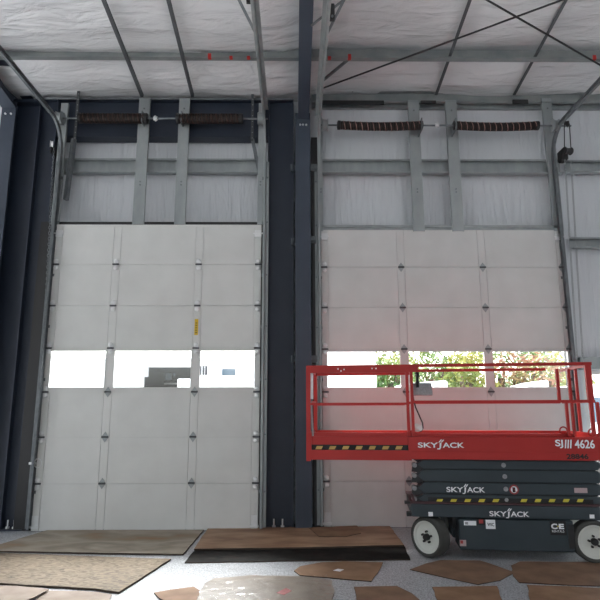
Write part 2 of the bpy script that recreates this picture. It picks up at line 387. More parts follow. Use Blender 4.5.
# portal frame round the first door
XA, XB = P(2.5, 529, 8.08).x, P(24.0, 529, 8.08).x
XCc, XD = P(266, 400, 8.08).x, P(293.5, 400, 8.08).x
zt, zbm = P(200, 103, 8.08).z, P(200, 138.5, 8.08).z
root = thing('portal_frame', ((XA+XD)/2, 8.1, 0), 'dark navy steel portal frame standing around the narrower overhead door', 'steel frame')
for x0, x1 in ((XA, XB), (XCc, XD)):
    mb = MB(); mb.box(x0, x1, 8.08, 8.092, .02, zt)
    mb.box(x0, x0+.016, 7.98, 8.2, .02, zt).box(x1-.016, x1, 7.98, 8.2, .02, zt)
    col = mb.build('portal_column', m_navy, root)
    MB().box(x0-.02, x1+.02, 7.95, 8.22, 0, .02).build('base_plate', m_navy, col)
    for u in (.32, .62):
        bx = x0+(x1-x0)*u
        MB().cyl((bx, 8.02, .015), (bx, 8.02, .13), .011, 8).lathe([(0, 0), (.026, 0), (.026, .025), (0, .025)], (bx, 8.02, .02), (0, 0, 1), 6).build('anchor_bolt', m_hinge, col)
mb = MB(); mb.box(XB, XCc, 8.08, 8.092, zbm, zt).box(XA, XD, 7.99, 8.19, zt, zt+.02).box(XB, XCc, 7.99, 8.19, zbm-.018, zbm)
mb.box(XA-.62, XA, 8.16, 8.17, .02, zt).box(XA-.62, XA, 8.02, 8.16, zt-.02, zt+.02)  # navy plates added to fill the dark gap left of the portal
mb.build('portal_beam', m_navy, root)
MB().box(XA, XD, 7.97, 7.99, zt-.004, zt+.022).build('light_flange_edge', m_galvd, root)

# dark door jamb channel beside the second door
x0, x1 = P(312, 300, 8.1).x, P(318.5, 300, 8.1).x
tag(MB().box(x0, x1, 8.08, 8.24, 0, 5.75).build('jamb_channel', m_black), 'black steel jamb channel between the grey column and the wider door', 'jamb')
# girt clips seen either side of the centre column
for py, x0p, x1p in ((168, 290.5, 296), (168, 309, 317), (240, 309, 316), (242, 291, 296), (359, 310, 317), (359, 291, 296)):
    a, b = P(x0p, py+3.5, 8.06), P(x1p, py-3.5, 8.06)
    side = 'left' if x0p < 300 else 'right'; lvl = {168: 'topmost', 240: 'middle', 242: 'middle', 359: 'lowest'}[py]
    tag(MB().box(a.x, b.x, 8.04, 8.078, a.z, b.z).box(a.x+.01, b.x-.01, 8.02, 8.04, a.z+.03, a.z+.045).build('girt_clip', m_galvd),
        f'{lvl} grey girt clip on the {side} side of the column between the doors', 'clip', 'girt clips by the column')

# ------------------------------------------------------------------ girts, posts, eave strut
def girt(name, x0, x1, ya, yb, Y, m, label, cat='girt', group='wall girts'):
    zA, zB = P(300, yb, Y).z, P(300, ya, Y).z
    mb = MB(); mb.box(x0, x1, Y, Y+.006, zA, zB).box(x0, x1, Y-.06, Y, zB-.006, zB).box(x0, x1, Y-.10, Y, zA, zA+.006)
    mb.box(x0, x1, Y-.062, Y-.056, zB-.028, zB).box(x0, x1, Y-.102, Y-.096, zA, zA+.018)
    return tag(mb.build(name, m), label, cat, group)
girt('wall_girt', P(64, 168, 8.16).x, P(262, 168, 8.16).x, 160.5, 175, 8.16, m_galv, 'galvanized wall girt above the narrower door, crossing behind two posts')
girt('wall_girt', P(319, 168, 8.16).x, P(560, 168, 8.16).x, 160.5, 175, 8.16, m_galv, 'galvanized wall girt above the door behind the scissor lift')
girt('wall_girt', P(566, 168, 8.16).x, 11, 161, 173.5, 8.16, m_galv, 'galvanized wall girt beside the chain hoist, upper of the two right of the doors')
girt('wall_girt', P(570, 243, 8.16).x, 11, 238, 249, 8.16, m_galv, 'galvanized wall girt right of the wider door, below the upper one')
a, b = P(582, 369.5, 8.15), P(600, 357, 8.15)
struct(MB().box(a.x, 11, 8.17, YW, a.z, b.z).box(a.x, 11, 8.13, 8.17, a.z, a.z+.03).build('trim_1', m_galv))
# opening headers
z = TOP+.005
tag(MB().box(LX0-.05, LX1+.03, 8.06, YW, z, z+.05).build('door_header', m_navy), 'thin dark navy header strip along the top of the narrower door', 'door header')
tag(MB().box(RX0-.05, RX1+.03, 8.06, YW, z, z+.04).build('door_header', m_galv), 'thin grey header strip along the top of the wider door', 'door header')
# eave strut over the second bay
a, b = P(320, 103, 8.1), P(320, 93, 8.1)
mb = MB(); X0 = P(312, 98, 8.1).x
mb.box(X0, 11, 8.1, 8.108, a.z, b.z).box(X0, 11, 8.04, 8.1, a.z, a.z+.008).box(X0, 11, 8.04, 8.1, b.z-.008, b.z)
tag(mb.build('eave_strut', m_purlin), 'long grey eave strut along the wall top above the wider door', 'eave strut')
for (x0, x1, y0, y1, lab) in ((321, 384, 100.5, 104, 'long black strip for a dark insulation gap under the eave strut beside the center column'), (421, 436, 100.5, 103, 'short black strip for a dark insulation gap under the eave strut between the two posts'), (513, 528, 99.5, 103.5, 'short black strip for a dark insulation gap under the eave strut above the right spring')):
    a, b = P(x0, y1, 8.02), P(x1, y0, 8.02)
    tag(MB().box(a.x, b.x, 8.02, 8.04, a.z, b.z).build('gap_strip', m_black), lab, 'strip')  # black strips stand in for dark gaps in the insulation
# sheet of grey insulation edge over the second bay
a, b = P(320, 108.5, 8.2), P(320, 101, 8.2)
struct(MB().box(X0, 11, 8.18, 8.24, a.z, b.z).build('trim_2', m_galv))

def post(px0a, px1a, pya, px0b, px1b, pyb, Y, label, group, m=m_galv, t=.05):   # galvanized sheet post between two pixel rows
    A, B, Cc, D = P(px0a, pya, Y), P(px1a, pya, Y), P(px1b, pyb, Y), P(px0b, pyb, Y)
    w = ((B.x-A.x)+(Cc.x-D.x))/2; x = (A.x+B.x+Cc.x+D.x)/4
    z0, z1 = D.z, A.z
    mb = MB(); mb.box(x-w/2, x+w/2, Y, Y+.006, z0, z1).box(x-w/2, x-w/2+.006, Y+.006, Y+t, z0, z1).box(x+w/2-.006, x+w/2, Y+.006, Y+t, z0, z1)
    root = mb.build('spring_post', m); tag(root, label, 'post', group)
    for zz in (z0+.62, z0+.67, z1-.18): MB().cyl((x, Y-.006, zz), (x, Y, zz), .014, 8).build('bolt', m_galvd, root)
    return x
gp = 'posts carrying the door springs'
post(138, 148, 98, 133.5, 146, 224.3, 7.93, 'galvanized post behind the left end of the gap between the two left springs', gp)
post(178, 188, 98, 175.5, 187, 224.3, 7.93, 'galvanized post at the inner end of the second spring from the left', gp)
post(409.5, 419.5, 100, 412, 424, 231, 8.04, 'galvanized post at the inner end of the striped spring beside the center column', gp)
post(448, 458, 100, 450, 462.5, 231, 8.04, 'galvanized post at the inner end of the rightmost spring', gp)
post(57.5, 65.5, 103, 54.5, 61, 224.3, 7.935, 'galvanized end post beside the curved track at the far left', gp)
post(258.5, 264.5, 103, 257.5, 262, 224.3, 7.935, 'galvanized end post at the right end of the shaft over the narrower door', gp)
post(319, 323, 103, 319, 322, 231, 8.06, 'narrow galvanized end post beside the center column above the wider door', gp)
post(543.5, 554, 98, 552.5, 561, 231, 8.06, 'galvanized end post carrying the drum beside the chain hoist', gp)
# knee braces beside the end posts
def strut(name, a, b, w, h, m, label, cat, group=None):
    return tag(MB().bar(a, b, w, h).build(name, m), label, cat, group)
strut('knee_brace', P(74, 139, 8.0), P(66, 200, 8.02), .07, .05, m_galvd, 'dark diagonal knee brace above the top left corner of the narrower door', 'brace', 'knee braces')
strut('knee_brace', P(252.5, 139, 8.0), P(260, 176, 8.02), .04, .05, m_galvd, 'dark diagonal knee brace above the top right corner of the narrower door', 'brace', 'knee braces')
for px, lab in ((74.5, 'dark perforated angle hanging beside the left end of the leftmost spring'), (252, 'dark perforated angle hanging right of the second spring from the left')):
    a, b = P(px, 141, 7.92), P(px, 91, 7.92)
    o = MB().box(a.x-.02, a.x+.02, 7.92, 7.925, a.z, b.z); o.box(a.x-.02, a.x-.015, 7.925, 7.969, a.z, b.z).use(1); q = o
    for i in range(9): q.cyl((a.x+.002, 7.919, a.z+.05+i*(b.z-a.z-.1)/8), (a.x+.002, 7.92, a.z+.05+i*(b.z-a.z-.1)/8), .008, 8)
    tag(q.build('perforated_angle', [m_strap, m_galv]), lab, 'angle', 'perforated hanger angles')

# ------------------------------------------------------------------ purlin, straps, rods
def purlin():
    Yp = CE(300, 48, .02).y; zt_ = P(300, 49, Yp).z; zb_ = P(300, 58.2, Yp-.06).z; mb = MB()
    mb.box(-4.6, 11, Yp, Yp+.008, zb_, zt_).box(-4.6, 11, Yp-.07, Yp, zb_, zb_+.008).box(-4.6, 11, Yp-.074, Yp-.066, zb_, zb_+.028).box(-4.6, 11, Yp+.008, Yp+.07, zt_-.008, zt_)
    tag(mb.build('roof_purlin', m_purlin), 'long grey roof purlin crossing under the white ceiling insulation', 'purlin'); return zb_, Yp
ZPB, YPU = purlin()
for (px, py, lab) in ((209.5, 57, 'red clip under the purlin, leftmost of the three left of the column'), (231, 58, 'small red clip under the purlin, middle of the three left of the column'), (248.5, 58, 'small red clip under the purlin, just left of the vertical track'), (329.5, 58.5, 'small red clip under the purlin just right of the column'), (349.5, 55.5, 'red clip where the diagonal flange brace meets the purlin'), (594, 54.5, 'red clip under the purlin at the far right')):
    yk = YPU-.075; p = P(px, py, yk); h = .032 if px in (209.5, 349.5, 594) else .014
    tag(MB().box(p.x-.022, p.x+.022, yk-.012, yk+.001, ZPB-.012, ZPB-.012+2*h).box(p.x-.022, p.x+.022, yk+.001, yk+.04, ZPB-.012, ZPB).build('red_clip', m_redclip), lab, 'clip', 'red clips on the purlin')
strap_l = [((142, 97), (103, 0), 'dark ceiling strap on the far left, above the leftmost spring'), ((192.5, 97), (168, 0), 'dark ceiling strap above the second spring from the left'), ((436, 95), (470, 0), 'dark ceiling strap right of the center column above the striped spring'), ((514, 95), (566, 0), 'dark ceiling strap on the far right crossing the roof rods')]
for (a, b, lab) in strap_l:
    A = CE(*a, .26 if a[0] < 300 else .17); B = CE(*b, .26 if a[0] < 300 else .17); D = (B-A); B = A+D*3
    mb = MB(); mb.bar(A, B, .045, .006).bar(A+Vector((.02, 0, .02)), B+Vector((.02, 0, .02)), .006, .045)
    tag(mb.build('ceiling_strap', m_strap), lab, 'strap', 'straps under the ceiling insulation')
for (a, b, lab) in (((322, 88.5), (562, 0), 'thin black bracing rod rising from the center column across the ceiling'), ((487, 0), (600, 65), 'thin black bracing rod falling to the right across the ceiling')):
    of = .24 if a[0] == 322 else .29; A = CE(*a, of); B = CE(*b, of); D = B-A
    tag(MB().tube([A-D*(0 if a[0] == 322 else .6), B+D*.5], .013, 8).build('bracing_rod', m_black), lab, 'rod', 'roof bracing rods')
strut('flange_brace', P(321, 82, 7.7), P(350, 58, YPU-.05), .035, .03, m_galvd, 'grey diagonal flange brace running from the purlin down to the column', 'brace')

# ------------------------------------------------------------------ door tracks
def track(x, zs, zh, yend, m, label, out, YD=YD):
    """C channel: up the jamb, round the bend, then back under the roof; out is the side of the jamb angle"""
    r = .42; pts = [(YD-.05, .04)]; pts.append((YD-.05, zh-r))
    for i in range(1, 10):
        a = PI/2*i/9; pts.append((YD-.05-r+r*math.cos(a), zh-r+r*math.sin(a)))
    pts.append((yend, zh))
    root = thing('door_track', (x, YD-.05, 0), label, 'track', 'overhead door tracks')
    def sweep(o0, o1, xa, xb):                 # rectangular strip between two normal offsets
        mb = MB(); rings = []
        for i, (y, z) in enumerate(pts):
            a = pts[max(i-1, 0)]; b = pts[min(i+1, len(pts)-1)]; d = Vector((b[0]-a[0], b[1]-a[1])).normalized(); nn = Vector((d.y, -d.x))
            rings.append([mb.b.verts.new((X, y+nn.x*o, z+nn.y*o)) for X, o in ((xa, o0), (xb, o0), (xb, o1), (xa, o1))])
        for A, B in zip(rings, rings[1:]):
            for j in range(4): mb.b.faces.new((A[j], A[(j+1) % 4], B[(j+1) % 4], B[j]))
        mb.b.faces.new(rings[0]); mb.b.faces.new(rings[-1]); return mb
    web = sweep(-.036, .036, x-.003, x+.003)
    web.build('track_web', m, root)
    for o in (-.036, .030): sweep(o, o+.006, x-(.03 if out > 0 else 0), x+(0 if out > 0 else .03)).build('track_lip', m, root)
    xo = x+out*.006
    MB().box(min(xo, xo+out*.045), max(xo, xo+out*.045), YD-.014, YD-.006, .04, zh-.55).box(min(xo, xo+out*.005), max(xo, xo+out*.005), YD-.06, YD-.014, .04, zh-.55).build('jamb_angle', m, root)
    MB().box(min(xo, xo+out*.05), max(xo, xo+out*.05), yend, YD-.5, zh+.028, zh+.036).box(min(xo, xo+out*.006), max(xo, xo+out*.006), yend, YD-.5, zh-.03, zh+.036).build('track_angle', m_galv, root)
    for z in (.5, 1.25, 2.0, 2.75, 3.5, 4.3, 5.0):
        MB().box(x-.05, x+.05, YD-.006, YD+.02, z-.02, z+.02).cyl((x+out*.03, YD-.03, z), (x+out*.03, YD-.006, z), .012, 6).build('track_bracket', m_galvd, root)
    return root
ZH1 = P(56.5, 126.4, 7.87).z; ZH2 = P(555, 133, 8.02).z
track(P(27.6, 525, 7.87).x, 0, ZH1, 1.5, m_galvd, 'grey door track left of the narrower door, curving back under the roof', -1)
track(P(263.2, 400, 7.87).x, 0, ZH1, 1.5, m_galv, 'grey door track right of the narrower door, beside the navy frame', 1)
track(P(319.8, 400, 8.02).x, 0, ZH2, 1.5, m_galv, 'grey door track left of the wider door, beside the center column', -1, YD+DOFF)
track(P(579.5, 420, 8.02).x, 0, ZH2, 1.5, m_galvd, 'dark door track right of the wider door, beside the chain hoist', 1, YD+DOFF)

def hanger(a, ya, b, yb, label, dev=None):
    return strut('track_hanger', P(*a, ya), P(*b, yb), .035, .006, m_galvd, label, 'hanger', 'angle hangers for the tracks')
hanger((256, 34), 6.0, (237, -4), 5.6, 'thin grey hanger angle leaning on the track left of the center column')
hanger((311, 26), 5.9, (346, -2), 5.7, 'grey hanger angle running from the center column up to the right')
hanger((327, 34), 5.8, (345, -2), 5.6, 'short grey hanger angle behind the black clamp on the track')
for (px, py, h, lab) in ((332, 11, 16, 'black clamp block hanging beside the track right of the column'), (248.5, -1, 5, 'black clamp block at the ceiling left of the track, cut by the frame')):
    a, b = P(px-2.4, py+h/2, 5.65), P(px+2.6, py-h/2, 5.65)
    o = MB().box(a.x, b.x, 5.65, 5.70, a.z, b.z).build('clamp_block', m_black, bevel=.006); tag(o, lab, 'clamp', 'black clamp blocks')
    MB().cyl(((a.x+b.x)/2, 5.63, a.z+.03), ((a.x+b.x)/2, 5.66, a.z+.03), .014, 8).build('bolt', m_galvd, o)

# ------------------------------------------------------------------ torsion shafts and springs
YS = 7.84
def helix(x0, x1, z, rad, wire, pitch, sag=0.0, n=5, k=14):
    turns = (x1-x0)/pitch; N = int(turns*k); pts = []
    for i in range(N+1):
        u = i/N; a = 2*PI*turns*u; s = sag*math.sin(PI*u); pts.append((x0+(x1-x0)*u, YS+rad*math.cos(a), z-s+rad*math.sin(a)))
    return MB().tube(pts, wire, n)
def shaft(px0, px1, py, springs, drums, plates, label, stripe, rad, sag):
    z = P((px0+px1)/2, py, YS).z; X = lambda px: P(px, py, YS).x
    root = thing('torsion_shaft', ((X(px0)+X(px1))/2, YS, z), label, 'shaft', 'torsion shafts above the doors')
    MB().cyl((X(px0), YS, z), (X(px1), YS, z), .014, 12).build('shaft_tube', m_galvd, root)
    for a, b in springs:
        x0, x1 = X(a), X(b); sp_ = helix(x0, x1, z, rad, .0125, .0235, sag).build('spring', m_rust, root, smooth=True)
        zz = z
        helix(x0+.03, x1-.03, zz, rad+.008, .006 if stripe is m_stripe else .0065, .088 if stripe is m_stripe else .075, sag, 5, 20).build('coil_stripe', stripe, sp_, smooth=True)
        for x, s in ((x0, -1), (x1, 1)): MB().lathe([(0, -.03), (rad*.8, -.03), (rad+.014, -.02), (rad+.014, .02), (rad*.8, .03), (0, .03)], (x, YS, z), (1, 0, 0), 18).build('winding_cone', m_black, sp_)
    for d in drums: MB().lathe([(0, -.05), (.085, -.05), (.10, -.04), (.085, -.03), (.08, .03), (.10, .045), (0, .05)], (X(d), YS, z), (1, 0, 0), 24).build('cable_drum', m_galv, root)
    for d in plates: MB().box(X(d)-.008, X(d)+.008, YS-.07, 8.04, z-.09, z+.09).lathe([(0, -.025), (.045, -.025), (.045, .025), (0, .025)], (X(d), YS, z), (1, 0, 0), 16).build('bearing_plate', m_galvd, root)
shaft(55, 268, 118.5, ((80, 146), (178, 241)), (59.5, 261), (143, 182), 'shaft with two rusty dark springs above the narrower door', m_stripe2, .066, 0)
shaft(321, 571, 125.5, ((339, 421), (455, 537)), (325, 555), (421, 455), 'shaft with two red striped black springs above the door behind the lift', m_stripe, .056, .022)
# coupling at the middle of each shaft
for px, py, lab in ((155.5, 118.5, 'small bright coupling on the shaft between the two left springs'), (437, 125, 'small bright coupling on the shaft between the two red striped springs')):
    p = P(px, py, YS); o = MB().lathe([(0, -.03), (.03, -.03), (.03, -.006), (.045, -.006), (.045, .006), (.03, .006), (.03, .03), (0, .03)], p, (1, 0, 0), 16).build('shaft_coupling', m_hinge); tag(o, lab, 'coupling', 'shaft couplings')
    MB().cyl(p+Vector((0, -.07, 0)), p+Vector((0, .07, 0)), .008, 8).build('bolt', m_hinge, o)

# ------------------------------------------------------------------ chains and hoist
def chain_mesh(pts, pitch=.042, r=.006, w=.012):
    mb = MB(); pts = [Vector(p) for p in pts]; k = 0
    for a, b in zip(pts, pts[1:]):
        d = b-a; n = max(1, int(d.length/pitch)); d /= n
        for i in range(n):
            c = a+d*(i+.5); dn = d.normalized(); x = (Vector((1, .3, 0)) if k % 2 else Vector((-.3, 1, 0))); x = (x-dn*x.dot(dn)).normalized(); k += 1
            L_ = pitch*.62
            mb.tube([c+dn*L_*math.cos(t)+x*w*math.sin(t) for t in [2*PI*j/8 for j in range(8)]], r*.75, 4, True)
    return mb
A, B = P(54.0, 148, 7.80), P(33, 467, 7.80); Bx = P(40.5, 400, 7.80)
o = chain_mesh([A, Bx, B]).build('pull_chain', m_galvd, smooth=True); tag(o, 'pale pull chain hanging along the track left of the narrower door', 'chain')
p = P(51.5, 144, 7.84)
o = MB().lathe([(0, -.02), (.05, -.02), (.04, 0), (.05, .02), (0, .02)], p, (1, .4, 0), 16).build('chain_pulley', m_hinge); tag(o, 'small pale chain pulley at the top of the left chain', 'pulley')
MB().box(p.x-.02, p.x+.01, p.y, p.y+.2, p.z-.12, p.z-.02).build('bracket', m_black, o)
# right-hand hoist
p = P(567.5, 151, 7.86)
root = thing('chain_hoist', p-Vector((0, 0, .15)), 'black chain hoist unit hanging beside the wider door track', 'hoist')
MB().lathe([(0, -.07), (.05, -.07), (.06, -.055), (.045, -.025), (.045, .025), (.06, .055), (.05, .07), (0, .07)], p, (1, .2, 0), 20).build('hoist_drum', m_black, root)
MB().box(p.x-.07, p.x+.03, p.y+.03, p.y+.2, p.z-.12, p.z+.07).build('gear_housing', m_black, root, bevel=.02)
q = P(566.5, 124, 7.84); MB().lathe([(0, -.02), (.05, -.02), (.038, 0), (.05, .02), (0, .02)], q, (1, 0, 0), 18).build('sprocket', m_black, root)
for dx in (-.05, .05):
    MB().tube([(q.x+dx*.8, q.y-.01, q.z), (p.x+dx, p.y-.01, p.z)], .007, 6).build('drive_chain', m_black, root)
for (a, b, lab) in (((565, 160), (577, 358), 'hand chain strand of the hoist, the one nearest the track'), ((571, 160), (583, 362), 'hand chain strand of the hoist, the one away from the track')):
    o = chain_mesh([P(*a, 7.82), P(*b, 7.82)]).build('hand_chain', m_galv, smooth=True); tag(o, lab, 'chain', 'hand chains of the hoist')

# ------------------------------------------------------------------ glazed opening at the far right
root = struct(bpy.data.objects.new('window_1', None)); C.objects.link(root); root.location = ((GX0+GX1)/2, YW+.04, GZ0)
mb = MB(); f = .05
mb.box(GX0, GX0+f, YW, YW+.08, GZ0, GZ1).box(GX1-f, GX1, YW, YW+.08, GZ0, GZ1).box(GX0+f, GX1-f, YW, YW+.08, GZ0, GZ0+f).box(GX0+f, GX1-f, YW, YW+.08, GZ1-f, GZ1)
xm = (GX0+GX1)/2; mb.box(xm-f/2, xm+f/2, YW, YW+.08, GZ0+f, GZ1-f); mb.build('window_frame', m_door, root)
for a, b in ((GX0+f, xm-f/2), (xm+f/2, GX1-f)): MB().box(a, b, YW+.035, YW+.041, GZ0+f, GZ1-f).build('window_pane', m_glass, root)

# ------------------------------------------------------------------ scissor lift
YN, YFAR = 6.45, 7.40
LA = R(7.5); PIV = P(411, 450, YN)                 # the lift stands slightly turned, its right end nearer
def _rot(v, a): return Vector((v.x*math.cos(a)-v.y*math.sin(a), v.x*math.sin(a)+v.y*math.cos(a), v.z))
def PL(px, py, Y):                                 # point in the lift's own frame
    e = _rot(EYE-PIV, LA)+PIV; d = _rot(ray(px, py), LA); return e+d*((Y-e.y)/d.y)
def turn(o): o.location = _rot(Vector(o.location)-PIV, -LA)+PIV; o.rotation_euler.z = -LA
LX = lambda px, py=450, Y=YN: PL(px, py, Y).x
LZ = lambda py, px=500, Y=YN: PL(px, py, Y).z
xa, xb = LX(411), LX(603)
lift = thing('scissor_lift', ((xa+xb)/2, (YN+YFAR)/2, 0), 'red and dark slate scissor lift standing in front of the wider overhead door', 'scissor lift')
# chassis
zc0, zc1 = LZ(518.5), LZ(505)
cx0, cx1 = LX(411.5, 510), LX(601, 510)
MB().box(cx0, cx1, YN, YFAR-.12, zc0, zc1).build('chassis', m_slate, lift, bevel=.008)
MB().box(cx0-.01, cx1, YN-.006, YFAR-.12, zc1, zc1+.018).build('maroon_strip', m_maroon, lift)
# end brackets
MB().box(LX(407, 516), cx0, YN+.02, YN+.10, LZ(518.5), LZ(514.5)).build('end_bracket', m_black, lift)
MB().box(LX(405, 505), cx0+.02, YN+.02, YN+.1, LZ(506), LZ(503.5)).build('end_bracket', m_black, lift)
pts = [PL(410.5, 494, YN+.02), PL(413, 494, YN+.02), PL(417, 505, YN+.02), PL(414, 505, YN+.02)]
MB().prism(pts, (0, .04, 0)).build('support_arm', m_maroon, lift)
# battery / hydraulic tray
tx0, tx1 = LX(459.5, 535), LX(574.5, 535); tz0, tz1 = LZ(551), LZ(519.5)
tray = MB().box(tx0, tx1, YN+.01, YN+.36, tz0, tz1).build('side_tray', m_slate, lift, bevel=.012)
MB().box(LX(568, 530), LX(574, 530), YN+.002, YN+.01, LZ(547), LZ(523)).build('vent_slot', m_black, tray)
MB().box(tx0, tx1, YFAR-.36, YFAR-.01, tz0, tz1).build('side_tray', m_slate, lift, bevel=.012)
MB().box(LX(452), tx0, YN+.25, YFAR-.3, .27, zc0).box(LX(443, 525), LX(447, 525), YN+.15, YN+.22, .28, zc0).build('steer_linkage', m_black, lift)
# wheels
def wheel(cx, cyy, steer, near):
    cz = .213; r = .213; s = -1 if near else 1
    ax = Vector((math.sin(steer)*s*1.0, math.cos(steer)*s, 0)); c = Vector((cx, cyy, cz))
    w = MB().lathe([(.168, .005), (.176, .012), (r-.02, .016), (r-.004, 0), (r, -.02), (r, -.12), (r-.004, -.14), (r-.02, -.15), (.165, -.15)], c, ax, 40).build('wheel', m_tire, lift, smooth=False)
    MB().lathe([(0, -.02), (.10, -.018), (.14, -.008), (.15, .004), (.168, .008), (.171, -.01), (.171, -.14), (0, -.14)], c, ax, 40).build('rim', m_rim, w)
    h = MB().lathe([(0, .03), (.028, .03), (.036, .015), (.036, -.02), (0, -.02)], c, ax, 20)
    x = ax.orthogonal().normalized(); y = ax.cross(x)
    for j in range(5):
        a = 2*PI*j/5+.3; q = c+(x*math.cos(a)+y*math.sin(a))*.056; h.lathe([(0, .012), (.012, .012), (.012, -.02), (0, -.02)], q, ax, 6)
    h.build('hub', m_bk, w)
wx = LX(426.5, 538, YN+.04)
wheel(wx, YN+.05, .74, True); wheel(LX(594, 538, YN+.02), YN+.012, 0, True)
wheel(wx+.12, YFAR-.14, -.74, False); wheel(LX(594, 538, YN+.02), YFAR-.02, 0, False)
# folded scissor stack
YA = YN+.05
lay = [(460.5, 469.3), (470.2, 482.2), (483.2, 494.3), (495.3, 503.8)]
for i, (yt, yb) in enumerate(lay):
    z1, z0 = LZ(yt, 500, YA), LZ(yb, 500, YA)
    for near in (True, False):
        y = YA if near else YFAR-.12
        x0 = PL(421, 480, YA).x; x1 = PL(599, 480, YA).x; ch = (z1-z0)*.5
        a = [(x0-.04, y, (z0+z1)/2), (x0+.03, y, z0), (x1, y, z0), (x1+.05, y, (z0+z1)/2), (x1, y, z1), (x0+.03, y, z1)]
        arm = MB().prism(a, (0, .07, 0)).build('scissor_arm', m_slate, lift, bevel=.004)
        if near:
            p = PL(414.3, (yt+yb)/2+(-1 if i else 0), YA+.05)
            MB().cyl((p.x, YA+.02, p.z), (p.x, YA+.10, p.z), .03, 16).lathe([(0, -.02), (.022, -.02), (.03, 0), (0, 0)], (p.x, YA+.02, p.z), (0, 1, 0), 16).build('pivot_pin', m_grey, arm)
            MB().prism([(p.x-.035, YA+.012, p.z-.07), (p.x+.05, YA+.012, p.z-.075), (x0+.1, YA+.012, (z0+z1)/2), (p.x+.05, YA+.012, p.z+.03), (p.x-.02, YA+.012, p.z+.02)], (0, .03, 0)).build('end_lug', m_black, arm)
            pc = PL((503.5, 504.7, 505.8, 506.5)[i], (yt+yb)/2+.3, YA)
            MB().cyl((pc.x, YA-.006, pc.z), (pc.x, YA+.02, pc.z), .025 if i < 3 else .02, 18).build('center_pin', m_grey, arm)
    if i < 3: MB().box(x0+.02, x1-.02, YA+.02, YFAR-.1, z0-.012, z0+.002).build('spacer', m_black, lift)
MB().box(PL(430, 480, YA).x, PL(585, 480, YA).x, YA+.2, YFAR-.25, LZ(503, 500), LZ(462, 500)).build('lift_cylinder', m_black, lift)
# hazard strip along the lowest arm
zs0, zs1 = LZ(503, 500, YA), LZ(498.2, 500, YA)
hz = MB().box(PL(428, 500, YA).x, PL(593, 500, YA).x, YA-.004, YA+.001, zs0, zs1).build('hazard_strip', m_bk, lift)
for k in range(11):
    px = 436+k*14.05; w = 6.2
    if px > 590: break
    if abs(px-506) < 4: continue
    a, b = PL(px, 502, YA), PL(px+w, 499, YA)
    MB().prism([(a.x, YA-.004, a.z), (b.x-.008, YA-.004, a.z), (b.x+.01, YA-.004, b.z), (a.x+.016, YA-.004, b.z)], (0, -.002, 0)).build('yellow_dash', m_yellow, hz)
# platform
dz0, dz1 = LZ(460.5), LZ(433.5)
MB().box(xa, xb, YN+.06, YFAR-.06, dz0+.10, dz0+.15).build('platform_deck', m_deck, lift)
lipz = LZ(437)
toe = MB().box(xa, xb, YN, YN+.035, dz0+.005, lipz).box(xa, xb, YN-.004, YN, dz0+.005, LZ(452)).build('toe_board', m_red, lift, bevel=.004)
MB().box(xa, LX(577, 435), YN+.05, YN+.09, lipz-.05, dz1).build('toe_lip', m_red, lift)
MB().box(xa, xb, YFAR-.035, YFAR, dz0+.005, dz1).build('toe_board', m_red, lift)
MB().box(xb-.03, xb, YN+.035, YFAR-.035, dz0+.005, dz1).build('toe_board', m_red, lift)
# extension deck rolled out to the left
ex0, ex1 = LX(306.3, 440), LX(411, 440)
ext = MB().box(ex0, ex1, YN+.06, YFAR-.06, dz0+.16, dz0+.19).build('extension_deck', m_deck, lift)
MB().box(ex0, ex1, YN-.012, YN+.03, LZ(461.2), LZ(451)).box(ex0, ex1, YN+.004, YN+.03, LZ(445.5), LZ(437)).box(ex0, ex1, YN+.02, YN+.05, LZ(439), LZ(433)).box(ex0, LX(311.5), YN-.01, YN+.02, LZ(452), LZ(433)).box(LX(408.5), ex1, YN-.01, YN+.02, LZ(452), LZ(437)).build('extension_side', m_red, ext)
rec = MB().box(LX(311), LX(409), YN+.012, YN+.03, LZ(451.5), LZ(445)).build('recess_strip', m_bk, ext)
for k in range(8):
    px = 315.3+13.3*k; a, b = PL(px, 449.4, YN+.012), PL(px+7.0, 446, YN+.012)
    if px+7 > 408: break
    MB().prism([(a.x, YN+.012, a.z), (b.x-.012, YN+.012, a.z), (b.x+.008, YN+.012, b.z), (a.x+.018, YN+.012, b.z)], (0, -.003, 0)).build('tan_dash', m_tan, rec)
MB().box(ex0, ex1, YFAR-.05, YFAR-.02, dz0+.005, dz1).build('extension_side', m_red, ext)
MB().box(ex0, ex0+.03, YN+.03, YFAR-.05, dz0+.005, dz1).build('extension_side', m_red, ext)
# guard rails
zr1, zr0 = LZ(365), LZ(373.2); zm = LZ(401.5)
rail = MB().box(ex0-.0, LX(418, 369), YN, YN+.03, LZ(372.5, 360), LZ(365, 360)).build('extension_top_rail', m_red, lift)
for bx, by in ((338, 369), (341, 371), (344, 369.5), (372, 368.5), (376, 368.5)): 
    p = PL(bx, by, YN); MB().cyl((p.x, YN-.003, p.z), (p.x, YN, p.z), .009, 8).build('scuff', m_white, rail)
def railtube(name, a, b, w=.036, h=.036, par=lift, m=None): return MB().bar(a, b, w, h, (0, 1, 0) if abs(Vector(b).z-Vector(a).z) > .3 else (0, 0, 1)).build(name, m or m_red, par)
